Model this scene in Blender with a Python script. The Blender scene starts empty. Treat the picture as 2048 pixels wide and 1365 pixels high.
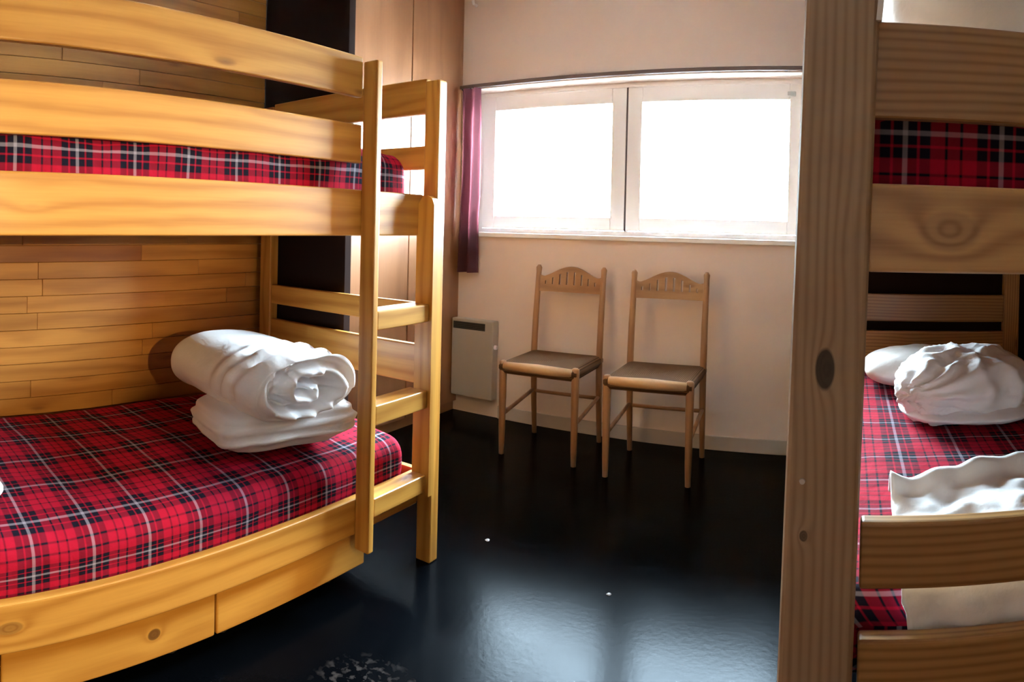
import bpy, bmesh, math, random
from mathutils import Vector, Matrix, noise
random.seed(7)
scene = bpy.context.scene
COL = scene.collection
PI = math.pi
R = math.radians

# ------------------------------------------------------------------ camera
# the photograph is a hand-held sweep panorama: cylindrical projection
F, X0, Y0 = 1315.2, 1109.87, 466.6            # pixels per radian, axis column, horizon row (2048x1365 frame)
PITCH, ROLL, YAW = R(-0.4908), R(-1.3343), R(25.678)
EYE = Vector((0, 0, 1.15))
cam_data = bpy.data.cameras.new('camera')
cam = bpy.data.objects.new('camera', cam_data)
COL.objects.link(cam)
cam_data.type = 'PANO'
cam_data.panorama_type = 'CENTRAL_CYLINDRICAL'
cam_data.central_cylindrical_radius = 1.0
cam_data.central_cylindrical_range_u_min = -X0 / F
cam_data.central_cylindrical_range_u_max = (2048 - X0) / F
cam_data.central_cylindrical_range_v_min = -(1365 - Y0) / F
cam_data.central_cylindrical_range_v_max = Y0 / F
cam_data.clip_start = 0.01


def cam_dir(d):
    x, y, z = d
    c, s = math.cos(PITCH), math.sin(PITCH)
    y, z = c * y - s * z, s * y + c * z
    c, s = math.cos(ROLL), math.sin(ROLL)
    x, z = c * x + s * z, -s * x + c * z
    c, s = math.cos(YAW), math.sin(YAW)
    return Vector((c * x - s * y, s * x + c * y, z))


rt, up, bk = cam_dir((1, 0, 0)), cam_dir((0, 0, 1)), cam_dir((0, -1, 0))
M4 = Matrix(((rt.x, up.x, bk.x, EYE.x), (rt.y, up.y, bk.y, EYE.y), (rt.z, up.z, bk.z, EYE.z), (0, 0, 0, 1)))
cam.matrix_world = M4
scene.camera = cam

# ------------------------------------------------------------------ world, light, exposure
scene.view_settings.view_transform = 'Standard'
scene.view_settings.look = 'None'
scene.view_settings.exposure = 2.4
scene.view_settings.gamma = 1.0
scene.view_settings.use_curve_mapping = False
w = bpy.data.worlds.new('sky')
scene.world = w
w.use_nodes = True
bg = w.node_tree.nodes['Background']
bg.inputs['Color'].default_value = (0.70, 0.86, 1.0, 1)
bg.inputs['Strength'].default_value = 46.0
scene.cycles.max_bounces = 10
scene.cycles.diffuse_bounces = 6
scene.cycles.transparent_max_bounces = 12
scene.cycles.sample_clamp_indirect = 30.0
scene.cycles.use_denoising = True

WIN = dict(x0=-2.235, x1=-0.22, z0=1.107, z1=1.985)
WY = 3.395                                     # inner face of the window wall
pl = bpy.data.lights.new('window_portal', 'AREA')
pl.shape = 'RECTANGLE'
pl.size = WIN['x1'] - WIN['x0']
pl.size_y = WIN['z1'] - WIN['z0']
pl.cycles.is_portal = True
po = bpy.data.objects.new('window_portal', pl)
COL.objects.link(po)
po.location = ((WIN['x0'] + WIN['x1']) / 2, WY + 0.245, (WIN['z0'] + WIN['z1']) / 2)
po.rotation_euler = (R(-90), 0, 0)


# ------------------------------------------------------------------ materials
class NT:
    def __init__(self, name):
        self.m = bpy.data.materials.new(name)
        self.m.use_nodes = True
        self.t = self.m.node_tree
        self.b = self.t.nodes['Principled BSDF']

    def n(self, typ, **kw):
        nd = self.t.nodes.new(typ)
        for k, v in kw.items():
            setattr(nd, k, v)
        return nd

    def l(self, a, b):
        self.t.links.new(a, b)

    def math(self, op, a, b=None, c=None):
        nd = self.n('ShaderNodeMath', operation=op)
        for i, v in enumerate((a, b, c)):
            if v is None:
                continue
            if isinstance(v, (int, float)):
                nd.inputs[i].default_value = v
            else:
                self.l(v, nd.inputs[i])
        return nd.outputs[0]

    def mix(self, f, a, b, blend='MIX'):
        nd = self.n('ShaderNodeMix', data_type='RGBA', blend_type=blend)
        for s, v in ((0, f), (6, a), (7, b)):
            if isinstance(v, (int, float)):
                nd.inputs[s].default_value = v
            elif isinstance(v, tuple):
                nd.inputs[s].default_value = (*v, 1)
            else:
                self.l(v, nd.inputs[s])
        return nd.outputs[2]

    def bump(self, h, strength=0.2, dist=0.01):
        bp = self.n('ShaderNodeBump')
        bp.inputs['Strength'].default_value = strength
        bp.inputs['Distance'].default_value = dist
        self.l(h, bp.inputs['Height'])
        self.l(bp.outputs[0], self.b.inputs['Normal'])


def plain(name, col, rough=0.6, metal=0.0, var=0.06, scale=9.0, bump=0.0):
    k = NT(name)
    tc = k.n('ShaderNodeTexCoord')
    nz = k.n('ShaderNodeTexNoise')
    nz.inputs['Scale'].default_value = scale
    nz.inputs['Detail'].default_value = 4
    k.l(tc.outputs['Object'], nz.inputs['Vector'])
    f = k.math('MULTIPLY', nz.outputs[0], 1.0)
    c = k.mix(f, tuple(max(0, v * (1 - var)) for v in col), tuple(min(1, v * (1 + var)) for v in col))
    k.l(c, k.b.inputs['Base Color'])
    k.b.inputs['Roughness'].default_value = rough
    k.b.inputs['Metallic'].default_value = metal
    if bump:
        nb = k.n('ShaderNodeTexNoise')
        nb.inputs['Scale'].default_value = scale * 12
        k.l(tc.outputs['Object'], nb.inputs['Vector'])
        k.bump(nb.outputs[0], bump, 0.004)
    return k.m


def wood(name, axis, light, dark, freq=70.0, knots=(), rough=0.38, rnd=1.0, knot_col=(0.10, 0.035, 0.01), across=None, contrast=1.0, coat=0.12):
    """softwood grain along one axis; knots = (axis coordinate, across coordinate, half length, half width, darkness)"""
    k = NT(name)
    tc = k.n('ShaderNodeTexCoord')
    oi = k.n('ShaderNodeObjectInfo')
    sp = k.n('ShaderNodeSeparateXYZ')
    k.l(tc.outputs['Object'], sp.inputs[0])
    ax = 'XYZ'.index(axis)
    oth = [i for i in range(3) if i != ax]
    A, B, C = sp.outputs[ax], sp.outputs[oth[0]], sp.outputs[oth[1]]
    off = k.math('MULTIPLY', oi.outputs['Random'], 37.0 * rnd)
    cb = k.n('ShaderNodeCombineXYZ')
    k.l(k.math('MULTIPLY_ADD', A, 1.6, off), cb.inputs[0])
    k.l(k.math('MULTIPLY_ADD', B, 9.0, off), cb.inputs[1])
    k.l(k.math('MULTIPLY', C, 9.0), cb.inputs[2])
    n1 = k.n('ShaderNodeTexNoise')
    n1.inputs['Scale'].default_value = 1.0
    n1.inputs['Detail'].default_value = 3
    k.l(cb.outputs[0], n1.inputs['Vector'])
    cb2 = k.n('ShaderNodeCombineXYZ')
    k.l(k.math('MULTIPLY_ADD', A, 6.0, off), cb2.inputs[0])
    k.l(k.math('MULTIPLY', B, 160.0), cb2.inputs[1])
    k.l(k.math('MULTIPLY', C, 160.0), cb2.inputs[2])
    n2 = k.n('ShaderNodeTexNoise')
    n2.inputs['Scale'].default_value = 1.0
    n2.inputs['Detail'].default_value = 2
    k.l(cb2.outputs[0], n2.inputs['Vector'])
    # sparse random knots
    cb3 = k.n('ShaderNodeCombineXYZ')
    k.l(k.math('MULTIPLY_ADD', A, 2.2, off), cb3.inputs[0])
    k.l(k.math('MULTIPLY', B, 7.0), cb3.inputs[1])
    k.l(k.math('MULTIPLY', C, 7.0), cb3.inputs[2])
    vo = k.n('ShaderNodeTexVoronoi')
    vo.inputs['Scale'].default_value = 1.0
    k.l(cb3.outputs[0], vo.inputs['Vector'])
    vd = vo.outputs['Distance']
    phase = k.math('ADD', k.math('MULTIPLY', k.math('ADD', B, k.math('MULTIPLY', C, 0.83)), freq), k.math('MULTIPLY', n1.outputs[0], 9.0))
    phase = k.math('ADD', phase, k.math('DIVIDE', 1.2, k.math('ADD', vd, 0.12)))
    kmask = k.math('SMOOTH_MAX', 0.0, k.math('SUBTRACT', 1.0, k.math('DIVIDE', vd, 0.085)), 0.1)
    dark_total = k.math('MULTIPLY', kmask, 0.8)
    for (ka, kc, ra, rc, dk) in knots:
        Cc = C if across in (None, 'C') else B
        da = k.math('DIVIDE', k.math('SUBTRACT', A, ka), ra)
        dc = k.math('DIVIDE', k.math('SUBTRACT', Cc, kc), rc)
        d = k.math('SQRT', k.math('ADD', k.math('MULTIPLY', da, da), k.math('MULTIPLY', dc, dc)))
        phase = k.math('ADD', phase, k.math('DIVIDE', 9.0, k.math('ADD', k.math('MULTIPLY', d, d), 0.6)))
        mk = k.math('MULTIPLY', k.math('MINIMUM', 1.0, k.math('MAXIMUM', 0.0, k.math('MULTIPLY', k.math('SUBTRACT', 1.08, d), 5.0))), dk)
        dark_total = k.math('MAXIMUM', dark_total, mk)
    ring = k.math('MULTIPLY_ADD', k.math('SINE', phase), 0.5, 0.5)
    ring = k.math('POWER', ring, 1.8)
    f = k.math('ADD', k.math('MULTIPLY', ring, 0.55 * contrast), k.math('MULTIPLY', n2.outputs[0], 0.45 * contrast))
    col = k.mix(f, light, dark)
    tone = k.math('MULTIPLY_ADD', oi.outputs['Random'], 0.22, 0.89)
    hs = k.n('ShaderNodeHueSaturation')
    k.l(tone, hs.inputs['Value'])
    k.l(col, hs.inputs['Color'])
    col = k.mix(dark_total, hs.outputs[0], knot_col)
    k.l(col, k.b.inputs['Base Color'])
    k.b.inputs['Roughness'].default_value = rough
    k.b.inputs['Coat Weight'].default_value = coat
    k.b.inputs['Coat Roughness'].default_value = 0.3
    k.bump(f, 0.08, 0.003)
    return k.m


def tartan(name, red=(0.40, 0.007, 0.028), navy=(0.009, 0.007, 0.016), white=(0.32, 0.30, 0.36)):
    """woven check read from the unwrapped cloth (UV in metres)"""
    k = NT(name)
    uv = k.n('ShaderNodeUVMap')
    sp = k.n('ShaderNodeSeparateXYZ')
    k.l(uv.outputs[0], sp.inputs[0])
    cols = []
    for s in (0, 1):
        fr = k.math('FRACT', k.math('DIVIDE', sp.outputs[s], 0.15))
        d = k.math('ABSOLUTE', k.math('SUBTRACT', fr, 0.5))      # 0 at the white line, 0.5 mid red
        rp = k.n('ShaderNodeValToRGB')
        e = rp.color_ramp
        e.interpolation = 'LINEAR'
        pts = [(0.0, white), (0.020, white), (0.032, navy), (0.115, navy), (0.127, red), (0.143, red), (0.155, navy), (0.25, navy),
               (0.268, red), (0.40, red), (0.415, navy), (0.43, navy), (0.445, red), (0.5, red)]
        e.elements[0].position, e.elements[0].color = pts[0][0], (*pts[0][1], 1)
        e.elements[1].position, e.elements[1].color = pts[-1][0], (*pts[-1][1], 1)
        for p, c in pts[1:-1]:
            el = e.elements.new(p)
            el.color = (*c, 1)
        k.l(d, rp.inputs[0])
        cols.append(rp.outputs[0])
    c = k.mix(0.5, cols[0], cols[1])
    k.l(c, k.b.inputs['Base Color'])
    k.b.inputs['Roughness'].default_value = 0.9
    k.b.inputs['Specular IOR Level'].default_value = 0.08
    tc = k.n('ShaderNodeTexCoord')
    nb = k.n('ShaderNodeTexNoise')
    nb.inputs['Scale'].default_value = 14
    nb.inputs['Detail'].default_value = 5
    k.l(tc.outputs['Object'], nb.inputs['Vector'])
    k.bump(nb.outputs[0], 0.35, 0.02)
    return k.m


def cloth(name, col, bump=0.25, scale=30):
    k = NT(name)
    k.b.inputs['Base Color'].default_value = (*col, 1)
    k.b.inputs['Roughness'].default_value = 0.75
    k.b.inputs['Sheen Weight'].default_value = 0.15
    tc = k.n('ShaderNodeTexCoord')
    nb = k.n('ShaderNodeTexNoise')
    nb.inputs['Scale'].default_value = scale
    nb.inputs['Detail'].default_value = 4
    k.l(tc.outputs['Object'], nb.inputs['Vector'])
    k.bump(nb.outputs[0], bump, 0.01)
    return k.m


PL, PD = (0.64, 0.32, 0.062), (0.42, 0.17, 0.022)
pine = {a: wood('varnished_pine_' + a.lower(), a, PL, PD, freq=150, contrast=1.15) for a in 'XYZ'}
ML, MD = (0.46, 0.245, 0.080), (0.23, 0.10, 0.026)  # darker copy of the pine: the right bunk's shade put into the colour
dull = {a: wood('aged_pine_' + a.lower(), a, ML, MD, freq=540, contrast=1.05) for a in 'XYZ'}
plank_m = wood('plank_pine', 'Y', (0.50, 0.225, 0.045), (0.31, 0.115, 0.018), freq=90)
plank_dark = wood('plank_pine_dark', 'Y', (0.33, 0.12, 0.022), (0.20, 0.062, 0.010), freq=60)
panel_m = wood('panel_pine', 'Z', (0.36, 0.165, 0.075), (0.24, 0.092, 0.034), freq=40, contrast=0.8, rough=0.3, coat=0.8)
chair_w = wood('chair_beech', 'Z', (0.42, 0.22, 0.10), (0.26, 0.12, 0.05), freq=80, rough=0.35)
chair_x = wood('chair_beech_x', 'X', (0.42, 0.22, 0.10), (0.26, 0.12, 0.05), freq=80, rough=0.35)
seat_lit_edge_m = wood('pale_lit_edge_beech', 'X', (0.66, 0.42, 0.23), (0.50, 0.29, 0.14), freq=80, rough=0.3)  # pale tone that stands in for light on the seat front
plaid = tartan('tartan_cloth')
white_cloth = cloth('white_cotton', (0.87, 0.88, 0.90))
white_cloth2 = cloth('white_pillow_cotton', (0.72, 0.68, 0.64))
wall_paint = plain('beige_wall_paint', (0.78, 0.64, 0.55), 0.85, var=0.05, scale=3, bump=0.15)
ceil_paint = plain('white_ceiling_paint', (0.82, 0.79, 0.75), 0.9)
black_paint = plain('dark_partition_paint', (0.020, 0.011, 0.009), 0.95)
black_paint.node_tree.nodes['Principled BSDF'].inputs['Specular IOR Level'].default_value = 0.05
white_frame = plain('white_window_paint', (0.90, 0.88, 0.87), 0.4, var=0.02)
seam_dark = plain('dark_seal', (0.10, 0.08, 0.09), 0.6)
rail_m = plain('brown_curtain_track', (0.17, 0.12, 0.11), 0.5)
heater_m = plain('cream_heater_enamel', (0.45, 0.40, 0.34), 0.4, var=0.03)
dark_metal = plain('dark_grille_metal', (0.02, 0.02, 0.02), 0.5)
skirt_m = plain('painted_skirting', (0.50, 0.43, 0.37), 0.6)
steel = plain('zinc_screw', (0.6, 0.58, 0.55), 0.3, metal=0.9)
snow = plain('bare_ground', (0.42, 0.42, 0.41), 0.9)
lint_m = plain('pale_lint', (0.55, 0.55, 0.58), 0.9)


def make_floor():
    k = NT('dark_vinyl')
    tc = k.n('ShaderNodeTexCoord')
    nz = k.n('ShaderNodeTexNoise')
    nz.inputs['Scale'].default_value = 3.5
    nz.inputs['Detail'].default_value = 6
    k.l(tc.outputs['Object'], nz.inputs['Vector'])
    c = k.mix(nz.outputs[0], (0.0006, 0.0009, 0.0014), (0.0018, 0.0024, 0.0034))
    # a worn, scuffed patch beside the bunk
    vd = k.n('ShaderNodeVectorMath', operation='DISTANCE')
    k.l(tc.outputs['Object'], vd.inputs[0])
    vd.inputs[1].default_value = (-1.07, 1.20, 0.0)
    ns = k.n('ShaderNodeTexNoise')
    ns.inputs['Scale'].default_value = 45
    ns.inputs['Detail'].default_value = 5
    k.l(tc.outputs['Object'], ns.inputs['Vector'])
    near = k.math('MAXIMUM', 0.0, k.math('SUBTRACT', 1.0, k.math('DIVIDE', vd.outputs['Value'], 0.14)))
    sc = k.math('MULTIPLY', k.math('MULTIPLY', near, 1.6), k.math('MAXIMUM', 0.0, k.math('MULTIPLY', k.math('SUBTRACT', ns.outputs[0], 0.52), 9.0)))
    c = k.mix(k.math('MINIMUM', sc, 0.7), c, (0.045, 0.038, 0.036))
    k.l(c, k.b.inputs['Base Color'])
    rg = k.math('MULTIPLY_ADD', nz.outputs[0], 0.12, 0.15)
    k.l(rg, k.b.inputs['Roughness'])
    nb = k.n('ShaderNodeTexNoise')
    nb.inputs['Scale'].default_value = 60
    nb.inputs['Detail'].default_value = 3
    k.l(tc.outputs['Object'], nb.inputs['Vector'])
    k.b.inputs['Specular IOR Level'].default_value = 0.019
    k.b.inputs['Specular Tint'].default_value = (0.50, 0.74, 1.0, 1)
    k.bump(nb.outputs[0], 0.10, 0.002)
    return k.m


floor_m = make_floor()


def make_glass():
    m = bpy.data.materials.new('window_glass')
    m.use_nodes = True
    t = m.node_tree
    t.nodes.remove(t.nodes['Principled BSDF'])
    tr = t.nodes.new('ShaderNodeBsdfTransparent')
    tr.inputs[0].default_value = (0.96, 0.98, 0.97, 1)
    gl = t.nodes.new('ShaderNodeBsdfGlossy')
    gl.inputs['Roughness'].default_value = 0.02
    fr = t.nodes.new('ShaderNodeFresnel')
    fr.inputs[0].default_value = 1.45
    mx = t.nodes.new('ShaderNodeMixShader')
    t.links.new(fr.outputs[0], mx.inputs[0])
    t.links.new(tr.outputs[0], mx.inputs[1])
    t.links.new(gl.outputs[0], mx.inputs[2])
    t.links.new(mx.outputs[0], t.nodes['Material Output'].inputs[0])
    return m


glass_m = make_glass()


def make_curtain_mat():
    k = NT('maroon_curtain_cloth')
    uv = k.n('ShaderNodeTexCoord')
    sp = k.n('ShaderNodeSeparateXYZ')
    k.l(uv.outputs['Object'], sp.inputs[0])
    k.b.inputs['Base Color'].default_value = (0.075, 0.028, 0.04, 1)
    k.b.inputs['Roughness'].default_value = 0.9
    tl = k.n('ShaderNodeBsdfTranslucent')
    tl.inputs[0].default_value = (0.62, 0.17, 0.22, 1)
    mx = k.n('ShaderNodeMixShader')
    mx.inputs[0].default_value = 0.22
    k.l(k.b.outputs[0], mx.inputs[1])
    k.l(tl.outputs[0], mx.inputs[2])
    k.l(mx.outputs[0], k.t.nodes['Material Output'].inputs[0])
    return k.m


curtain_m = make_curtain_mat()


def make_rush():
    k = NT('woven_rush')
    tc = k.n('ShaderNodeTexCoord')
    sp = k.n('ShaderNodeSeparateXYZ')
    k.l(tc.outputs['Object'], sp.inputs[0])
    ax = k.math('ABSOLUTE', sp.outputs[0])
    ay = k.math('ABSOLUTE', k.math('SUBTRACT', sp.outputs[1], 0.2))
    v = k.math('MAXIMUM', ax, ay)
    s = k.math('MULTIPLY_ADD', k.math('SINE', k.math('MULTIPLY', v, 700.0)), 0.5, 0.5)
    c = k.mix(s, (0.075, 0.036, 0.015), (0.17, 0.085, 0.034))
    k.l(c, k.b.inputs['Base Color'])
    k.b.inputs['Roughness'].default_value = 0.6
    k.b.inputs['Specular IOR Level'].default_value = 0.2
    k.bump(s, 0.5, 0.004)
    return k.m


rush_m = make_rush()


# ------------------------------------------------------------------ object helpers
def obj(name, bm, mat, parent=None, smooth=False, kind=None):
    me = bpy.data.meshes.new(name)
    bmesh.ops.recalc_face_normals(bm, faces=bm.faces)
    bm.to_mesh(me)
    bm.free()
    if smooth:
        for p in me.polygons:
            p.use_smooth = True
    me.materials.append(mat)
    o = bpy.data.objects.new(name, me)
    COL.objects.link(o)
    if parent:
        o.parent = parent
    if kind:
        o['kind'] = kind
    return o


def thing(name, label, cat, loc=(0, 0, 0), rz=0.0, group=None):
    o = bpy.data.objects.new(name, None)
    COL.objects.link(o)
    o.location = loc
    o.rotation_euler = (0, 0, rz)
    o.empty_display_size = 0.1
    return tag(o, label, cat, group)


def tag(o, label, cat, group=None):
    o['label'] = label
    o['category'] = cat
    if group:
        o['group'] = group
    return o


def bx(x0, x1, y0, y1, z0, z1, bev=0.004, seg=2, bm=None):
    new = bmesh.new()
    bmesh.ops.create_cube(new, size=1.0)
    for v in new.verts:
        v.co = Vector(((x0 + x1) / 2 + v.co.x * (x1 - x0), (y0 + y1) / 2 + v.co.y * (y1 - y0), (z0 + z1) / 2 + v.co.z * (z1 - z0)))
    if bev:
        bmesh.ops.bevel(new, geom=list(new.edges), offset=bev, segments=seg, profile=0.6, affect='EDGES')
    if bm is None:
        return new
    me = bpy.data.meshes.new('tmp')
    new.to_mesh(me)
    new.free()
    bm.from_mesh(me)
    bpy.data.meshes.remove(me)
    return bm


def tube(pts, radii, n=12, bm=None, caps=True):
    bm = bm or bmesh.new()
    rings = []
    for i, p in enumerate(pts):
        p = Vector(p)
        a = Vector(pts[max(0, i - 1)])
        b = Vector(pts[min(len(pts) - 1, i + 1)])
        t = (b - a).normalized()
        s = t.cross(Vector((0, 1, 0)) if abs(t.y) < 0.9 else Vector((1, 0, 0))).normalized()
        u = s.cross(t)
        r = radii[i] if not isinstance(radii, (int, float)) else radii
        rings.append([bm.verts.new(p + (s * math.cos(2 * PI * j / n) + u * math.sin(2 * PI * j / n)) * r) for j in range(n)])
    for a, b in zip(rings, rings[1:]):
        for j in range(n):
            bm.faces.new((a[j], a[(j + 1) % n], b[(j + 1) % n], b[j]))
    if caps:
        bm.faces.new(rings[0][::-1])
        bm.faces.new(rings[-1])
    return bm


def fbm(p, f=1.0, octs=3):
    v, a = 0.0, 1.0
    for _ in range(octs):
        v += a * noise.noise(Vector(p) * f)
        f *= 2.1
        a *= 0.5
    return v


# ------------------------------------------------------------------ the room
LX, RX, BY, CZ = -2.285, 0.92, -1.6, 2.62
WT = 0.24                                      # thickness of the window wall
AX = LX - 0.42                                 # back of the alcove and wardrobe


def struct(name, bm, mat, parent=None):
    return obj(name, bm, mat, parent, kind=None if parent else 'structure')


struct('floor', bx(AX - 0.1, RX + 0.1, BY - 0.1, WY + WT, -0.1, 0, 0), floor_m)
struct('ceiling', bx(AX - 0.1, RX + 0.1, BY - 0.1, WY + WT, CZ, CZ + 0.1, 0), ceil_paint)
struct('wall_right', bx(RX, RX + 0.1, BY, WY, 0, CZ, 0), dull['Z'])
struct('wall_front', bx(AX, RX, BY - 0.1, BY, 0, CZ, 0), plain('grey_beige_paint', (0.30, 0.27, 0.245), 0.9))
struct('bounce_cut_dado', bx(AX, RX, BY, BY + 0.02, 0, 1.2, 0), panel_m)      # unseen dark dado added behind the camera to cut bounced light
wb = bmesh.new()                               # window wall with its opening
bx(AX - 0.1, WIN['x0'], WY, WY + WT, 0, CZ, 0, bm=wb)
bx(WIN['x1'], RX + 0.1, WY, WY + WT, 0, CZ, 0, bm=wb)
bx(WIN['x0'], WIN['x1'], WY, WY + WT, 0, WIN['z0'], 0, bm=wb)
bx(WIN['x0'], WIN['x1'], WY, WY + WT, WIN['z1'], CZ, 0, bm=wb)
struct('wall_back', wb, wall_paint)
struct('baseboard_back', bx(-1.98, RX, WY - 0.012, WY, 0, 0.075, 0.003), skirt_m)
struct('ground', bx(-40, 40, WY + 1.2, 60, -0.6, -0.5, 0), snow)

# left wall of thin horizontal pine planks behind the bunk
wl = struct('wall_left', bx(AX - 0.1, LX - 0.012, BY, 1.843, 0, CZ, 0), plank_dark)
RH = 0.0625
rows = int((CZ - 0.30) / RH)
for i in range(rows):
    z = 0.30 + i * RH
    y = BY + random.uniform(-0.5, 0.0)
    while y < 1.842:
        ln = random.uniform(0.55, 1.15)
        a, b = max(y, BY), min(y + ln, 1.842)
        if b - a > 0.05 and b > -0.35:
            dp = random.uniform(0, 0.0018)
            obj('plank', bx(LX - 0.012, LX - dp, a + 0.0006, b - 0.0006, z + 0.0008, z + RH - 0.0008, 0.0012, 1), plank_dark if random.random() < 0.06 else plank_m, wl)
        y += ln
# dark partitions that close off the window end of each bunk
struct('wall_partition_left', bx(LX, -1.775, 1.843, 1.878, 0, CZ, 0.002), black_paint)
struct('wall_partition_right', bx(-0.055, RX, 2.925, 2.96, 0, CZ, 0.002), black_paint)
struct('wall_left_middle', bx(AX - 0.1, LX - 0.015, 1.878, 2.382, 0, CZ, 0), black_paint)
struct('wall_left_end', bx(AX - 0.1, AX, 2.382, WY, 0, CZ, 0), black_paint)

# ------------------------------------------------------------------ window
win = struct('window_1', bx(WIN['x0'], WIN['x0'] + 0.03, WY + 0.135, WY + 0.195, WIN['z0'], WIN['z1'], 0.003), white_frame)
wx0, wx1, wz0, wz1 = WIN['x0'], WIN['x1'], WIN['z0'], WIN['z1']
fy0, fy1 = WY + 0.135, WY + 0.195
struct('window_frame', bx(wx1 - 0.03, wx1, fy0, fy1, wz0, wz1, 0.003), white_frame, win)
struct('window_frame', bx(wx0 + 0.03, wx1 - 0.03, fy0, fy1, wz1 - 0.03, wz1, 0.003), white_frame, win)
struct('window_frame', bx(wx0 + 0.03, wx1 - 0.03, fy0, fy1, wz0, wz0 + 0.03, 0.003), white_frame, win)
seam = -1.255
for (a, b) in ((wx0 + 0.032, seam - 0.005), (seam + 0.005, wx1 - 0.032)):
    zb, zt = wz0 + 0.032, wz1 - 0.032
    sw = 0.085
    sb = bmesh.new()
    bx(a, a + sw, fy0 - 0.012, fy1 - 0.01, zb, zt, 0.004, bm=sb)
    bx(b - sw, b, fy0 - 0.012, fy1 - 0.01, zb, zt, 0.004, bm=sb)
    bx(a + sw, b - sw, fy0 - 0.012, fy1 - 0.01, zb, zb + 0.075, 0.004, bm=sb)
    bx(a + sw, b - sw, fy0 - 0.012, fy1 - 0.01, zt - 0.085, zt, 0.004, bm=sb)
    s = struct('sash', sb, white_frame, win)
    obj('pane', bx(a + sw, b - sw, fy0 + 0.018, fy0 + 0.024, zb + 0.075, zt - 0.085, 0), glass_m, s)
obj('seal', bx(seam - 0.005, seam + 0.005, fy0 - 0.008, fy1 - 0.02, wz0 + 0.03, wz1 - 0.03, 0), seam_dark, win)
hb = bx(wx1 - 0.13, wx1 - 0.085, fy0 - 0.03, fy0 - 0.012, wz1 - 0.10, wz1 - 0.075, 0.004)
obj('latch', hb, steel, win)
struct('window_sill', bx(wx0 - 0.01, wx1 + 0.02, WY - 0.022, fy0 + 0.01, wz0 - 0.022, wz0 + 0.004, 0.004), white_frame, win)
rl = thing('curtain_rail', 'thin dark brown curtain track running along the wall above the window', 'curtain rail', (0, 0, 0))
obj('track', bx(LX + 0.003, -0.1, WY - 0.04, WY - 0.018, wz1 + 0.002, wz1 + 0.024, 0.003), rail_m, rl)
for x in (-2.0, -1.2, -0.35):
    obj('bracket', bx(x - 0.01, x + 0.01, WY - 0.02, WY, wz1 + 0.004, wz1 + 0.022, 0.002), rail_m, rl)

# curtain bunched in the corner
cv = thing('curtain', 'narrow dark maroon curtain bunched at the left side of the window', 'curtain', (0, 0, 0))
cb = bmesh.new()
NU, NV = 48, 40
gr = []
for j in range(NV + 1):
    t = j / NV
    z = 1.982 - t * (1.982 - 0.865)
    row = []
    for i in range(NU + 1):
        u = i / NU
        wdt = 0.125 + 0.020 * max(0.0, t - 0.7) / 0.3 + 0.012 * (1 - t)
        x = LX + 0.020 + u * wdt + 0.010 * math.sin(t * 3)
        y = WY - 0.052 + 0.032 * math.sin(u * 2 * PI * 2.0 + 1.2 + 1.6 * t) * (0.55 + 0.45 * t) + 0.006 * fbm((x * 20, z * 3, 1))
        row.append(cb.verts.new((x, y, z)))
    gr.append(row)
for j in range(NV):
    for i in range(NU):
        cb.faces.new((gr[j][i], gr[j][i + 1], gr[j + 1][i + 1], gr[j + 1][i]))
obj('drape', cb, curtain_m, cv, smooth=True)
for i in range(4):
    obj('hook', tube([(LX + 0.02 + i * 0.03, WY - 0.036, 1.978), (LX + 0.02 + i * 0.03, WY - 0.036, 1.992)], 0.004, 8), dark_metal, cv)
hk = tag(obj('wall_hook', tube([(-2.20, WY, 2.50), (-2.20, WY - 0.03, 2.50), (-2.20, WY - 0.04, 2.52)], [0.012, 0.009, 0.009], 10), white_frame), 'small white hook high on the wall in the corner above the curtain', 'hook')

# ------------------------------------------------------------------ wardrobe built into the corner
wd = thing('wardrobe', 'tall pine wardrobe with two plain doors in the corner beside the window', 'wardrobe', (0, 0, 0))
W0, W1, WS = 2.385, WY - 0.003, 2.885
obj('carcass', bx(AX + 0.003, LX - 0.022, W0, W1, 0.0, CZ - 0.003, 0.002), panel_m, wd)
for (a, b, ky) in ((W0, WS - 0.004, WS - 0.065), (WS + 0.004, W1, WS + 0.075)):
    d = obj('door', bx(LX - 0.022, LX, a, b, 0.06, CZ - 0.02, 0.003), panel_m, wd)
    if ky < WS:
        kb = bmesh.new()
        bmesh.ops.create_uvsphere(kb, u_segments=14, v_segments=8, radius=0.012)
        for v in kb.verts:
            v.co = Vector((LX + 0.012 + v.co.x, ky + v.co.y, 1.11 + v.co.z))
        obj('knob', kb, dark_metal, d, smooth=True)

# ------------------------------------------------------------------ heater
ht = thing('heater', 'cream electric panel heater on the wall below the curtain', 'heater', (0, 0, 0))
hx0, hx1, hy, hz0, hz1 = LX + 0.006, -1.985, WY - 0.075, 0.115, 0.585
obj('body', bx(hx0, hx1, hy, WY - 0.012, hz0, hz1, 0.008, 3), heater_m, ht)
obj('mount', bx(hx0 + 0.05, hx1 - 0.05, WY - 0.012, WY, hz0 + 0.1, hz1 - 0.05, 0), dark_metal, ht)
obj('outlet', bx(hx0 + 0.012, hx1 - 0.055, hy - 0.003, hy + 0.02, hz1 - 0.062, hz1 - 0.018, 0.002), dark_metal, ht)
for i in range(4):
    zz = hz1 - 0.056 + i * 0.011
    obj('louvre', bx(hx0 + 0.014, hx1 - 0.057, hy - 0.005, hy - 0.002, zz, zz + 0.003, 0), plain('louvre_metal', (0.05, 0.045, 0.04), 0.5) if i == 0 else bpy.data.materials['louvre_metal'], ht)
obj('dial', tube([(hx1, WY - 0.05, 0.43), (hx1 + 0.014, WY - 0.05, 0.43)], [0.014, 0.012], 14), white_frame, ht)


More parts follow.
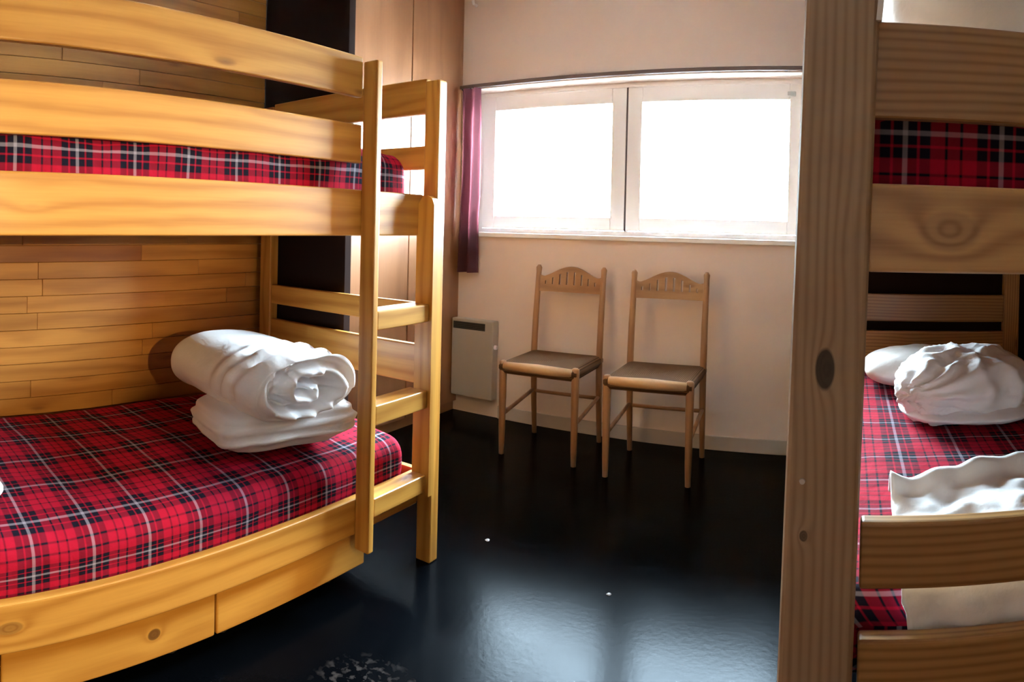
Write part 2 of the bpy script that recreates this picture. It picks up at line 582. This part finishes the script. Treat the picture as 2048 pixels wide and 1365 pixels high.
# ------------------------------------------------------------------ chairs
def make_chair(name, label):
    t = thing(name, label, 'chair', group='rustic wooden chairs under the window')
    SX, DEP = 0.195, 0.385
    for s in (-1, 1):
        obj('front_leg', tube([(s * SX, 0.02, 0), (s * SX, 0.02, 0.10), (s * SX, 0.02, 0.30), (s * SX, 0.02, 0.44), (s * SX, 0.02, 0.468), (s * SX, 0.02, 0.474)],
                              [0.013, 0.016, 0.019, 0.020, 0.019, 0.012], 14), chair_w, t, smooth=True)
        rx = s * (SX - 0.004)
        obj('rear_leg', tube([(rx, DEP + 0.03, 0), (rx, DEP + 0.012, 0.2), (rx, DEP, 0.44), (rx, DEP + 0.015, 0.66), (rx, DEP + 0.045, 0.90), (rx, DEP + 0.048, 0.925), (rx, DEP + 0.05, 0.94)],
                             [0.013, 0.016, 0.018, 0.017, 0.015, 0.017, 0.008], 14), chair_w, t, smooth=True)
        for z in (0.20, ):
            obj('side_stretcher', tube([(s * SX, 0.03, z), (rx, DEP + 0.01, z + 0.05)], 0.010, 10), chair_w, t, smooth=True)
    obj('seat_lit_edge', tube([(-SX + 0.012, 0.012, 0.448), (0, 0.006, 0.451), (SX - 0.012, 0.012, 0.448)], [0.021, 0.025, 0.021], 16), seat_lit_edge_m, t, smooth=True)  # pale bar added in place of the lit front edge of the seat
    obj('rear_stretcher', tube([(-SX, DEP + 0.012, 0.24), (SX, DEP + 0.012, 0.24)], 0.010, 10), chair_x, t, smooth=True)
    # rush seat with rolled edges and a sunken middle
    sb = bmesh.new()
    n = 28
    top, bot = [], []
    for j in range(n + 1):
        ra, rb = [], []
        for i in range(n + 1):
            u, v = i / n * 2 - 1, j / n * 2 - 1
            e = max(abs(u), abs(v))
            x, y = u * (SX + 0.012), 0.2 + v * 0.205
            roll = math.sqrt(max(0.0, 1 - max(0, (e - 0.86) / 0.14) ** 2))
            zt = 0.452 + 0.018 * roll - 0.012 * (1 - e) + 0.0015 * math.sin(e * 90)
            zb = 0.436 - 0.030 * roll + 0.008 * (1 - e)
            ra.append(sb.verts.new((x, y, zt)))
            rb.append(sb.verts.new((x, y, zb)))
        top.append(ra)
        bot.append(rb)
    for j in range(n):
        for i in range(n):
            sb.faces.new((top[j][i], top[j][i + 1], top[j + 1][i + 1], top[j + 1][i]))
            sb.faces.new((bot[j][i], bot[j + 1][i], bot[j + 1][i + 1], bot[j][i + 1]))
    for i in range(n):
        sb.faces.new((top[0][i], bot[0][i], bot[0][i + 1], top[0][i + 1]))
        sb.faces.new((top[n][i], top[n][i + 1], bot[n][i + 1], bot[n][i]))
        sb.faces.new((top[i][0], top[i + 1][0], bot[i + 1][0], bot[i][0]))
        sb.faces.new((top[i][n], bot[i][n], bot[i + 1][n], top[i + 1][n]))
    obj('seat', sb, rush_m, t, smooth=True)
    # arched back rail with carved slots: built as an arch over a straight bar joined by small uprights
    bb = bmesh.new()
    N = 36
    x1 = SX - 0.016

    def top_z(x):
        q = abs(x) / x1
        return 0.885 + 0.05 * math.cos(min(1, q / 0.78) * PI / 2) ** 1.2 - (0.006 * math.sin((q - 0.78) / 0.22 * PI) if q > 0.78 else 0)

    def strip(f_lo, f_hi, xa, xb, m=N):
        rows_ = []
        for i in range(m + 1):
            x = xa + (xb - xa) * i / m
            lo, hi = f_lo(x), f_hi(x)
            yo = DEP + 0.022 + (lo - 0.7) * 0.12
            yh = DEP + 0.022 + (hi - 0.7) * 0.12
            bow = 0.012 * (1 - (x / x1) ** 2)
            rows_.append([bb.verts.new((x, yo - 0.008 + bow, lo)), bb.verts.new((x, yh - 0.008 + bow, hi)), bb.verts.new((x, yh + 0.008 + bow, hi)), bb.verts.new((x, yo + 0.008 + bow, lo))])
        for a, b in zip(rows_, rows_[1:]):
            for q in range(4):
                bb.faces.new((a[q], b[q], b[(q + 1) % 4], a[(q + 1) % 4]))
        bb.faces.new(rows_[0])
        bb.faces.new(rows_[-1][::-1])
    strip(lambda x: 0.795, lambda x: 0.835, -x1, x1)
    strip(lambda x: top_z(x) - 0.028, top_z, -x1, x1)
    for xc in (-0.165, -0.125, -0.085, -0.043, 0.0, 0.043, 0.085, 0.125, 0.165):
        wv = 0.0155
        strip(lambda x: 0.83, lambda x: top_z(x) - 0.02, xc - wv, xc + wv, 4)
    obj('back_rail', bb, chair_x, t)
    return t


def dup(root, loc, rz, label):
    r = root.copy()
    COL.objects.link(r)
    r.location, r.rotation_euler = loc, (0, 0, rz)
    r['label'] = label
    for ch in list(root.children):
        c = ch.copy()
        COL.objects.link(c)
        c.parent = r
    return r


ch1 = make_chair('dining_chair', 'rush-seated wooden chair with arched back standing next to the heater')
ch1.location, ch1.rotation_euler = (-1.458, 2.865, 0), (0, 0, R(3))
dup(ch1, (-0.885, 2.835, 0), R(3), 'rush-seated wooden chair with arched back, the one farther from the heater')

# ------------------------------------------------------------------ unseen warm lamp added on the right wall to light the left bunk
LP = Vector((0.80, 0.50, 1.25))
lamp = thing('added_lamp', 'unseen hooded lamp added on the right wall to light the left bunk', 'lamp', LP)
obj('added_lamp_plate', tube([(RX - LP.x, 0, 0), (RX - LP.x - 0.015, 0, 0)], 0.045, 20), steel, lamp)
obj('added_lamp_arm', tube([(RX - LP.x - 0.015, 0, 0), (0.025, 0, 0)], 0.008, 10), steel, lamp)
added_hood = bmesh.new()                              # hood: back, top visor and a cheek cut to shape the added light
bx(0.020, 0.026, -0.10, 0.046, -0.10, 0.05, 0, bm=added_hood)
cheek = [(0.02, 0.05), (-0.094, 0.05), (-0.094, -0.005), (-0.20, -0.054), (-0.20, -0.082), (-0.094, -0.043), (-0.094, -0.11), (0.02, -0.11)]
for yy in (0.040, 0.046):
    added_hood.faces.new([added_hood.verts.new((x, yy, z)) for x, z in cheek])
added_hood.verts.ensure_lookup_table()
nc = len(cheek)
nv_ = len(added_hood.verts) - 2 * nc
for i in range(nc):
    added_hood.faces.new((added_hood.verts[nv_ + i], added_hood.verts[nv_ + (i + 1) % nc], added_hood.verts[nv_ + nc + (i + 1) % nc], added_hood.verts[nv_ + nc + i]))
bx(-0.23, 0.020, -0.10, 0.040, 0.047, 0.053, 0, bm=added_hood)
obj('added_hood', added_hood, dark_metal, lamp)
sl = bpy.data.lights.new('added_lamp_spot', 'SPOT')
sl.energy = 34
sl.color = (1.0, 0.70, 0.32)
sl.spot_size = R(88)
sl.spot_blend = 0.85
sl.shadow_soft_size = 0.007
so = bpy.data.objects.new('added_lamp_spot', sl)
COL.objects.link(so)
so.location = LP
so.rotation_euler = Vector((-1, -0.03, -0.38)).to_track_quat('-Z', 'Y').to_euler()

# ------------------------------------------------------------------ left bunk bed
FX = -1.357                                    # front face of the boards
bed = thing('bunk_bed', 'amber pine bunk bed with ladder and drawers along the planked wall', 'bunk bed', (-1.8, 0.85, 0))
BO = Vector((-1.8, 0.85, 0))


def part(name, x0, x1, y0, y1, z0, z1, mat, parent=None, bev=0.006, O=None, root=None):
    O = BO if O is None else O
    return obj(name, bx(x0 - O.x, x1 - O.x, y0 - O.y, y1 - O.y, z0 - O.z, z1 - O.z, bev, 3), mat, parent or root or bed)


pine_rail_low = wood('varnished_pine_low_rail', 'Y', PL, PD, freq=150, contrast=1.15, knots=[(0.42 - 0.85, 0.25, 0.03, 0.014, 0.45)])
pine_drawer = wood('varnished_pine_drawer', 'Y', (0.70, 0.36, 0.07), (0.48, 0.20, 0.028), knots=[(0.80 - 0.85, 0.125, 0.018, 0.014, 0.8), (0.47 - 0.85, 0.075, 0.02, 0.014, 0.7)])
YN, YE = -0.16, 1.835                          # near and far end of the bed
for (a, b, nm, mt) in ((0.193, 0.304, 'side_rail', pine_rail_low), (1.112, 1.252, 'side_rail', pine['Y'])):
    part(nm, FX - 0.028, FX, YN + 0.05, 1.788, a, b, mt)
    part(nm, -2.235, -2.207, YN + 0.05, 1.788, a, b, pine['Y'])
for (a, b) in ((1.332, 1.449), (1.532, 1.655)):
    part('guard_rail', FX - 0.024, FX, YN + 0.05, 1.474, a, b, pine['Y'])
# corner posts
part('corner_post', FX - 0.003, -1.300, 1.790, YE, 0, 1.640, pine['Z'])
part('corner_post', -2.235, -2.165, 1.790, YE, 0, 1.640, pine['Z'])
part('corner_post', FX - 0.003, -1.300, YN, YN + 0.045, 0, 1.640, pine['Z'])
part('corner_post', -2.235, -2.165, YN, YN + 0.045, 0, 1.640, pine['Z'])
# end frame at the far end, and the near end outside the picture
for y0, y1 in ((1.798, 1.826), (YN + 0.008, YN + 0.036)):
    for (a, b) in ((1.530, 1.650), (1.340, 1.420), (1.115, 1.250), (0.800, 0.880), (0.600, 0.735), (0.193, 0.304)):
        part('end_board', -2.166, FX - 0.003, y0, y1, a, b, pine['X'])
# slatted bases
for zb in (0.235, 1.165):
    for i in range(12):
        y = YN + 0.12 + i * 0.152
        part('bed_slat', -2.207, FX - 0.028, y, y + 0.07, zb, zb + 0.02, pine['X'], bev=0.002)
# ladder: near stile carries the guard rails, far stile stops under the upper bunk
part('ladder_stile', FX, -1.300, 1.474, 1.500, 0.150, 1.640, pine['Z'])
sb = bmesh.new()
prof = [(-1.362, 0.24), (-1.291, 0.24), (-1.291, 1.215), (-1.300, 1.238), (-1.318, 1.248), (-1.340, 1.243), (-1.362, 1.215)]
for yy in (1.762, 1.789):
    sb.faces.new([sb.verts.new((x - BO.x, yy - BO.y, z)) for x, z in prof])
sb.verts.ensure_lookup_table()
m_ = len(prof)
for i in range(m_):
    sb.faces.new((sb.verts[i], sb.verts[(i + 1) % m_], sb.verts[m_ + (i + 1) % m_], sb.verts[m_ + i]))
obj('ladder_stile', sb, pine['Z'], bed)
for (a, b) in ((0.825, 0.885), (0.535, 0.596), (0.253, 0.312)):
    part('ladder_rung', FX - 0.001 if a < 0.3 else FX - 0.022, -1.303, 1.500, 1.762, a, b, pine['Y'])
# drawers on castors under the lower bunk
for (a, b) in ((YN + 0.06, 0.404), (0.410, 0.983), (0.989, 1.560)):
    d = part('drawer', FX - 0.055, FX - 0.033, a, b, 0.062, 0.188, pine_drawer)
    obj('drawer_box', bx(-2.10 - BO.x, FX - 0.055 - BO.x, a + 0.02 - BO.y, b - 0.02 - BO.y, 0.07, 0.17, 0), dull['Y'], d)
    for yy in (a + 0.08, b - 0.08):
        for xx in (FX - 0.12, -2.02):
            obj('castor', tube([(xx - 0.01 - BO.x, yy - BO.y, 0.035), (xx + 0.01 - BO.x, yy - BO.y, 0.035)], 0.035, 12), dark_metal, d)


# ------------------------------------------------------------------ mattresses
def mattress(name, label, x0, x1, y0, y1, z0, z1, seed, group, r=0.055, rump=0.006, uoff=0.0, voff=0.0, slump=0.0, edge=0.0):
    """rounded pad; the check is laid on it by arc length, as a fitted cover would lie"""
    O = Vector(((x0 + x1) / 2, (y0 + y1) / 2, z0))
    w_, l_, h_ = x1 - x0, y1 - y0, z1 - z0
    # closed cross-section (x, z) with arc length, starting at the bottom of the +x side
    sec = []
    k = 7
    r = min(r, h_ * 0.48)

    def arc(cx, cz, a0, a1):
        for i in range(k + 1):
            a = a0 + (a1 - a0) * i / k
            sec.append((cx + r * math.cos(a), cz + r * math.sin(a)))
    arc(w_ / 2 - r, r, -PI / 2, 0)
    for i in range(1, 4):
        sec.append((w_ / 2, r + (h_ - 2 * r) * i / 4))
    arc(w_ / 2 - r, h_ - r, 0, PI / 2)
    for i in range(1, 26):
        sec.append((w_ / 2 - r - (w_ - 2 * r) * i / 26, h_))
    arc(-w_ / 2 + r, h_ - r, PI / 2, PI)
    for i in range(1, 4):
        sec.append((-w_ / 2, h_ - r - (h_ - 2 * r) * i / 4))
    arc(-w_ / 2 + r, r, PI, 1.5 * PI)
    for i in range(1, 10):
        sec.append((-w_ / 2 + r + (w_ - 2 * r) * i / 10, 0))
    n = len(sec)
    arcs = [0.0]
    for i in range(1, n + 1):
        a, b = sec[i - 1], sec[i % n]
        arcs.append(arcs[-1] + math.hypot(b[0] - a[0], b[1] - a[1]))
    ys = []
    for i in range(8):
        a = PI / 2 * i / 8
        ys.append((-l_ / 2 + r * (1 - math.sin(a)), 1 - math.cos(a)))
    ys = [(-l_ / 2 + r * (1 - math.cos(PI / 2 * i / 8)), 1 - math.sin(PI / 2 * i / 8)) for i in range(8)]
    st = [(y, s) for y, s in ys]
    m = 90
    for i in range(m + 1):
        st.append((-l_ / 2 + r + (l_ - 2 * r) * i / m, 0.0))
    st += [(-y, s) for y, s in reversed(ys)]
    bm = bmesh.new()
    uvl = bm.loops.layers.uv.new('cloth')
    rings, uy = [], []
    acc = 0.0
    for q, (y, ins) in enumerate(st):
        ring = []
        for (x, z) in sec:
            d = r * ins
            fx = max(-1, min(1, x / (w_ / 2)))
            xx = x - d * fx
            zz = z + (d if z < h_ / 2 else -d) * min(1, abs(z - h_ / 2) / (h_ / 2))
            p = Vector((xx, y, zz))
            if z > h_ * 0.25:
                q3 = fbm((xx * 5 + seed, y * 4, zz * 5), 1.0, 3)
                p.z += rump * q3 * (1 if z > h_ * 0.6 else 0.3) - slump * (1 - fx * fx) * (1 - min(1, abs(y) * 2 / l_) ** 4)
                p.z -= edge * max(0.0, (fx + 0.3) / 1.3) ** 2 * min(1.0, max(0.0, z / h_ - 0.25) / 0.5)
                if abs(fx) > 0.9:
                    p.x += rump * 0.6 * noise.noise(Vector((seed, y * 7, zz * 9)))
            ring.append(bm.verts.new(p))
        rings.append(ring)
        if q:
            acc += math.hypot(y - st[q - 1][0], r * (ins - st[q - 1][1]))
        uy.append(acc)
    for q in range(len(st) - 1):
        for i in range(n):
            f = bm.faces.new((rings[q][i], rings[q][(i + 1) % n], rings[q + 1][(i + 1) % n], rings[q + 1][i]))
            for lp, (uu, vv) in zip(f.loops, ((uy[q], arcs[i]), (uy[q], arcs[i + 1]), (uy[q + 1], arcs[i + 1]), (uy[q + 1], arcs[i]))):
                lp[uvl].uv = (uu + uoff, vv + voff)
    for ring, sgn in ((rings[0], 1), (rings[-1], -1)):
        f = bm.faces.new(ring[::sgn])
        for lp in f.loops:
            lp[uvl].uv = (lp.vert.co.x + uoff, lp.vert.co.z + voff)
    o = obj(name, bm, plaid, smooth=True)
    o.location = O
    return tag(o, label, 'mattress', group)


LM = 'mattresses in plaid covers on the left bunk'
RM = 'mattresses in plaid covers on the right bunk'
mattress('mattress', 'red plaid mattress on the lower level of the left bunk, above the drawers', -2.200, -1.392, -0.10, 1.775, 0.257, 0.462, 3.1, LM, r=0.05, uoff=0.0605, voff=0.0885, edge=0.05)
mattress('mattress', 'red plaid mattress on the upper level of the left bunk, behind its guard rails', -2.200, -1.394, -0.10, 1.770, 1.187, 1.385, 8.4, LM, r=0.06, rump=0.014, uoff=0.11, voff=0.068)


# ------------------------------------------------------------------ bedding shapes
def lump(name, mat, parent, c, rx, ry, rz, ex=2.6, ez=2.2, rot=0.0, wr=0.02, wf=6.0, seed=0.0, flat=-0.6, nu=72, nv=40, fold=None):
    """stuffed cloth shape: superellipsoid with a flat underside, creased by noise ridges"""
    bm = bmesh.new()
    rows_ = []

    def sg(v, e):
        return math.copysign(abs(v) ** (2 / e), v)
    for j in range(nv + 1):
        phi = -PI / 2 + PI * j / nv
        row = []
        for i in range(nu):
            th = 2 * PI * i / nu
            d = Vector((sg(math.cos(phi), ez) * sg(math.cos(th), ex), sg(math.cos(phi), ez) * sg(math.sin(th), ex), sg(math.sin(phi), ez)))
            p = Vector((d.x * rx, d.y * ry, d.z * rz))
            q = Vector((p.x + seed, p.y - seed, p.z + seed * 0.5))
            rid = 1 - abs(noise.noise(q * wf)) * 2
            k2 = wr * (0.6 * (rid - 0.5) + 0.7 * noise.noise(q * wf * 0.45) + 0.25 * (1 - abs(noise.noise(q * wf * 2.3)) * 2 - 0.5))
            if fold:
                k2 += fold(d, p)
            p += d.normalized() * k2 if d.length > 1e-6 else Vector()
            p.z = max(p.z, flat * rz)
            row.append(bm.verts.new(p))
        rows_.append(row)
    for a, b in zip(rows_, rows_[1:]):
        for i in range(nu):
            try:
                bm.faces.new((a[i], a[(i + 1) % nu], b[(i + 1) % nu], b[i]))
            except ValueError:
                pass
    bmesh.ops.remove_doubles(bm, verts=bm.verts, dist=0.0004)
    bmesh.ops.rotate(bm, verts=bm.verts, cent=(0, 0, 0), matrix=Matrix.Rotation(rot, 3, 'Z'))
    bmesh.ops.translate(bm, verts=bm.verts, vec=Vector(c) + Vector((0, 0, -flat * rz)))
    return obj(name, bm, mat, parent, smooth=True)


# folded duvet on the lower left bunk: a folded slab with the rest of the quilt rolled on top of it
dv = thing('folded_duvet', 'white duvet rolled up on the lower mattress of the left bunk', 'duvet', (-1.672, 1.372, 0.463), R(-9))


def slab_fold(d, p):
    return 0.006 * math.sin(p.z * 180) * (1 if abs(d.z) < 0.9 else 0)


lump('lower_fold', white_cloth, dv, (0.055, 0.0, 0.0), 0.160, 0.245, 0.070, ex=6, ez=3.0, rot=R(-4), wr=0.012, wf=9, seed=2.0, flat=-0.85, fold=slab_fold)


def roll_mesh():
    bm = bmesh.new()
    nu, nv = 96, 44
    half, ry, rz = 0.235, 0.210, 0.103
    rows_ = []

    def section(a, s):
        e = 2.3
        cy = math.copysign(abs(math.cos(a)) ** (2 / e), math.cos(a)) * ry * s
        cz = math.copysign(abs(math.sin(a)) ** (2 / e), math.sin(a)) * rz * s
        return cy, cz
    stations = []
    for i in range(9):                                       # rounded closed end by the wall
        a = PI / 2 * i / 8
        stations.append((-half - 0.06 * math.cos(a), max(0.02, math.sin(a)) ** 0.7, 0))
    for i in range(1, nv):
        stations.append((-half + 2 * half * i / nv, 1.0 - 0.04 * (i / nv), 0))
    for i in range(8):                                       # rolled-in lip
        a = PI / 2 * i / 7
        stations.append((half + 0.030 * math.sin(a), 0.96 - 0.09 * (1 - math.cos(a)), 0))
    for i in range(1, 22):                                   # the open end: a spiral of layers
        stations.append((half + 0.02, 0.87 * (1 - i / 21.5), 1))
    for (x, s, cap) in stations:
        row = []
        for j in range(nu):
            a = 2 * PI * j / nu
            cy, cz = section(a, s)
            p = Vector((x, cy, cz))
            q = Vector((x * 5, cy * 6, cz * 6))
            k2 = 0.010 * noise.noise(q) + 0.008 * (1 - 2 * abs(noise.noise(q * 1.7 + Vector((3, 1, 2))))) * max(0, min(1, (x + 0.15) / 0.3))
            p.y += math.cos(a) * k2
            p.z += math.sin(a) * k2
            if cap:
                sp_ = 2 * PI * (2.1 * s) + a
                p.x += 0.034 * math.sin(sp_) * min(1, (0.9 - s) * 6) + 0.030 * (1 - 2 * abs(noise.noise(q * 2.4 + Vector((7, 2, 5))))) * min(1, (0.9 - s) * 5) - 0.02 * (1 - s)
            # creases gathering over the top near the open end
            if not cap and x > -0.02 and math.sin(a) > -0.2:
                p += Vector((0, math.cos(a), math.sin(a))) * 0.008 * math.sin(x * 75 + 2.5 * math.cos(a) + 3 * noise.noise(q)) * min(1, (x + 0.02) / 0.1)
            p.z = max(p.z, -rz * 0.86)
            row.append(bm.verts.new(p))
        rows_.append(row)
    for a, b in zip(rows_, rows_[1:]):
        for j in range(nu):
            bm.faces.new((a[j], a[(j + 1) % nu], b[(j + 1) % nu], b[j]))
    bm.faces.new(rows_[0][::-1])
    bm.faces.new(rows_[-1])
    bmesh.ops.rotate(bm, verts=bm.verts, cent=(0, 0, 0), matrix=Matrix.Rotation(R(4), 3, 'Z'))
    bmesh.ops.translate(bm, verts=bm.verts, vec=(-0.05, 0.0, 0.083 + 0.099))
    return bm


obj('rolled_top', roll_mesh(), white_cloth, dv, smooth=True)

pw = lump('pillow', white_cloth2, None, (0, 0, 0), 0.17, 0.30, 0.06, ex=4, ez=2.0, rot=R(12), wr=0.012, wf=7, seed=5.5, flat=-0.7)
pw.location = (-1.545, 0.14, 0.459)
tag(pw, 'white pillow at the near end of the lower left mattress, mostly out of view', 'pillow')

# ------------------------------------------------------------------ right bunk bed (seen from its end)
RO = Vector((0.35, 1.9, 0))
rbed = thing('bunk_bed', 'brown pine bunk bed seen end-on with a wide post close to the camera', 'bunk bed', RO)
rail_knot = wood('aged_pine_rail_knot', 'X', (0.62, 0.36, 0.13), (0.34, 0.16, 0.045), freq=150, contrast=1.2, knots=[(0.145 - 0.35, 1.158, 0.044, 0.030, 0.30)], knot_col=(0.16, 0.075, 0.025))
post_knot = wood('aged_pine_post_knot', 'Z', (0.44, 0.30, 0.18), (0.27, 0.165, 0.09), freq=430, contrast=0.95, knot_col=(0.016, 0.008, 0.005), coat=0.0, rough=0.6, knots=[(0.958, -0.030 - 0.35, 0.030, 0.014, 0.9), (0.72, -0.055 - 0.35, 0.008, 0.006, 0.7)], across='B')


def rpart(name, x0, x1, y0, y1, z0, z1, mat, parent=None, bev=0.006):
    return part(name, x0, x1, y0, y1, z0, z1, mat, parent, bev, RO, rbed)


RY, RE = 0.933, 2.90
RXR = 0.79                                      # right side of the bed
# near left post: eased edges, leaning a touch as in the photograph
pb = bx(-0.078 - RO.x, 0.030 - RO.x, RY - RO.y, RY + 0.058 - RO.y, 0, 1.78, 0.014, 4)
for v in pb.verts:
    v.co.x += (v.co.z - 1.15) * 0.017
npost = obj('corner_post', pb, post_knot, rbed)
obj('screw_cap', tube([(-0.0585 - RO.x, RY - 0.003 - RO.y, 0.798), (-0.0585 - RO.x, RY + 0.004 - RO.y, 0.798)], [0.004, 0.005], 12), steel, npost)
rpart('corner_post', RXR - 0.108, RXR, RY, RY + 0.058, 0, 1.78, dull['Z'], bev=0.012)
rpart('corner_post', -0.078, -0.01, RE - 0.05, RE, 0, 1.78, dull['Z'])
rpart('corner_post', RXR - 0.10, RXR - 0.03, RE - 0.05, RE, 0, 1.78, dull['Z'])
NB = ((1.320, 1.459, dull['X']), (1.097, 1.225, rail_knot), (0.640, 0.737, dull['X']), (0.400, 0.568, dull['X']))
for (a, b, mt) in NB:
    rpart('end_board', 0.026, RXR - 0.104, RY + 0.012, RY + 0.040, a, b, mt)
for (a, b) in ((1.60, 1.72), (1.32, 1.44), (1.10, 1.225), (0.776, 0.896), (0.56, 0.735)):
    rpart('end_board', -0.012, RXR - 0.098, RE - 0.04, RE - 0.012, a, b, dull['X'])
for (a, b) in ((0.43, 0.555), (1.10, 1.225)):
    rpart('side_rail', -0.060, -0.034, RY + 0.058, RE - 0.05, a, b, dull['Y'])
    rpart('side_rail', RXR - 0.066, RXR - 0.04, RY + 0.058, RE - 0.05, a, b, dull['Y'])
for zb in (0.445, 1.135):
    for i in range(12):
        y = RY + 0.13 + i * 0.152
        rpart('bed_slat', -0.034, RXR - 0.066, y, y + 0.07, zb, zb + 0.02, dull['X'], bev=0.002)
mattress('mattress', 'red plaid mattress on the lower level of the right bunk, under white bedding', -0.030, 0.720, RY + 0.062, RE - 0.055, 0.467, 0.605, 5.2, RM, r=0.045, uoff=0.03, voff=0.10)
mattress('mattress', 'dark plaid mattress on the upper level of the right bunk, showing between two boards', -0.030, 0.720, RY + 0.062, RE - 0.055, 1.157, 1.375, 9.9, RM, r=0.05, uoff=0.039, voff=0.075)

# white bundle and pillow at the head of the right lower bunk
bun = thing('folded_duvet', 'crumpled white duvet bundle at the far end of the right lower bunk', 'duvet', (0.368, 2.00, 0.613))


def gather(d, p):
    a = math.atan2(d.z, d.x + 0.9)
    return 0.012 * math.sin(a * 17 + 3 * noise.noise(p * 6)) * max(0, -d.y) * max(0, 0.6 - d.x)


lump('bundle', white_cloth, bun, (0, 0, 0), 0.215, 0.18, 0.118, ex=2.6, ez=2.1, wr=0.032, wf=9, seed=1.3, flat=-0.72, fold=gather, nu=110, nv=60)
lump('hem', white_cloth, bun, (0.0, -0.01, 0), 0.205, 0.195, 0.030, ex=3.0, ez=2.0, wr=0.012, wf=10, seed=4.3, flat=-0.8)
rp = lump('pillow', white_cloth2, None, (0, 0, 0), 0.30, 0.19, 0.075, ex=4.2, ez=2.0, wr=0.012, wf=6, seed=8.8, flat=-0.7)
rp.location = (0.37, 2.42, 0.617)
tag(rp, 'flat beige pillow behind the white bundle on the right lower bunk', 'pillow')


# white sheet folded over the foot of the right lower mattress
def drape():
    bm = bmesh.new()
    ztop, yfront = 0.612, RY + 0.058
    NU_, NV_ = 70, 64
    g = []
    for i in range(NU_ + 1):
        u = i / NU_
        x = 0.092 + u * 0.56
        far = 1.335 + 0.26 * u + 0.03 * noise.noise(Vector((u * 4, 2, 1)))
        row = []
        L1 = far - (yfront + 0.03)
        L2 = 0.045
        L3 = 0.150
        tot = L1 + L2 + L3
        for j in range(NV_ + 1):
            s = tot * j / NV_
            q = Vector((x * 7, s * 7, 3.3))
            wr = 0.020 * (1 - 2 * abs(noise.noise(q))) + 0.012 * noise.noise(q * 2.7)
            if s < L1:
                p = Vector((x, far - s, ztop + 0.012 + max(-0.004, wr) + 0.030 * math.exp(-((s - 0.03) / 0.03) ** 2)))
                if s < 0.02:
                    p.z -= 0.03 * (1 - s / 0.02)
            elif s < L1 + L2:
                a = (s - L1) / L2 * PI / 2
                p = Vector((x, yfront + 0.03 - 0.03 * math.sin(a), ztop + 0.012 - 0.03 * (1 - math.cos(a))))
                p.z += max(-0.004, wr) * math.cos(a)
            else:
                d = s - L1 - L2
                p = Vector((x + 0.005 + 0.018 * d / L3 * (1 - u), yfront - 0.005 + 0.007 * math.sin(x * 60 + 4 * noise.noise(Vector((x * 6, d * 9, 1))) + d * 12) , ztop - 0.018 - d))
            row.append(bm.verts.new(p))
        g.append(row)
    for i in range(NU_):
        for j in range(NV_):
            bm.faces.new((g[i][j], g[i + 1][j], g[i + 1][j + 1], g[i][j + 1]))
    return bm


sh = tag(obj('bed_sheet', drape(), white_cloth, smooth=True), 'crumpled white sheet spread over the near end of the right lower mattress', 'sheet')
sm = sh.modifiers.new('thickness', 'SOLIDIFY')
sm.thickness = 0.004
sm.offset = 1

# bedding on the upper right bunk and the strap on the post
ub = lump('folded_duvet', white_cloth2, None, (0, 0, 0), 0.345, 0.26, 0.26, ex=4.0, ez=2.4, wr=0.03, wf=5, seed=11.0, flat=-0.7)
ub.location = (0.40, 1.34, 1.391)
tag(ub, 'pale grey-white duvet heaped on the upper level of the right bunk', 'duvet')
stp = bmesh.new()
NS = 14
g = []
for i in range(NS + 1):
    z = 1.455 + 0.22 * i / NS
    x = 0.034 + 0.003 * math.sin(i * 0.5)
    g.append([stp.verts.new(c) for c in ((x - 0.004, RY - 0.004, z), (x + 0.0045, RY - 0.004, z), (x + 0.0045, RY + 0.007, z), (x - 0.004, RY + 0.007, z))])
for a, b in zip(g, g[1:]):
    for q in range(4):
        stp.faces.new((a[q], a[(q + 1) % 4], b[(q + 1) % 4], b[q]))
stp.faces.new(g[0][::-1])
stp.faces.new(g[-1])
tag(obj('strap', stp, white_cloth2), 'thin white strap hanging beside the top of the wide bunk post', 'strap')

# specks of lint on the floor
for k, (x, y, r, lb) in enumerate(((-1.229, 2.05, 0.008, 'speck of white lint on the dark floor, the one nearer the chairs'),
                                   (-0.712, 1.932, 0.007, 'speck of white lint on the dark floor, the one nearer the wide post'))):
    lm = bmesh.new()
    bmesh.ops.create_icosphere(lm, subdivisions=2, radius=r)
    for v in lm.verts:
        v.co += v.co.normalized() * r * 0.5 * noise.noise(v.co * 160 + Vector((k * 5, 0, 0)))
        v.co.z = max(0.0, v.co.z * 0.35 + r * 0.25)
    o = obj('lint', lm, lint_m)
    o.location = (x, y, 0)
    tag(o, lb, 'lint')
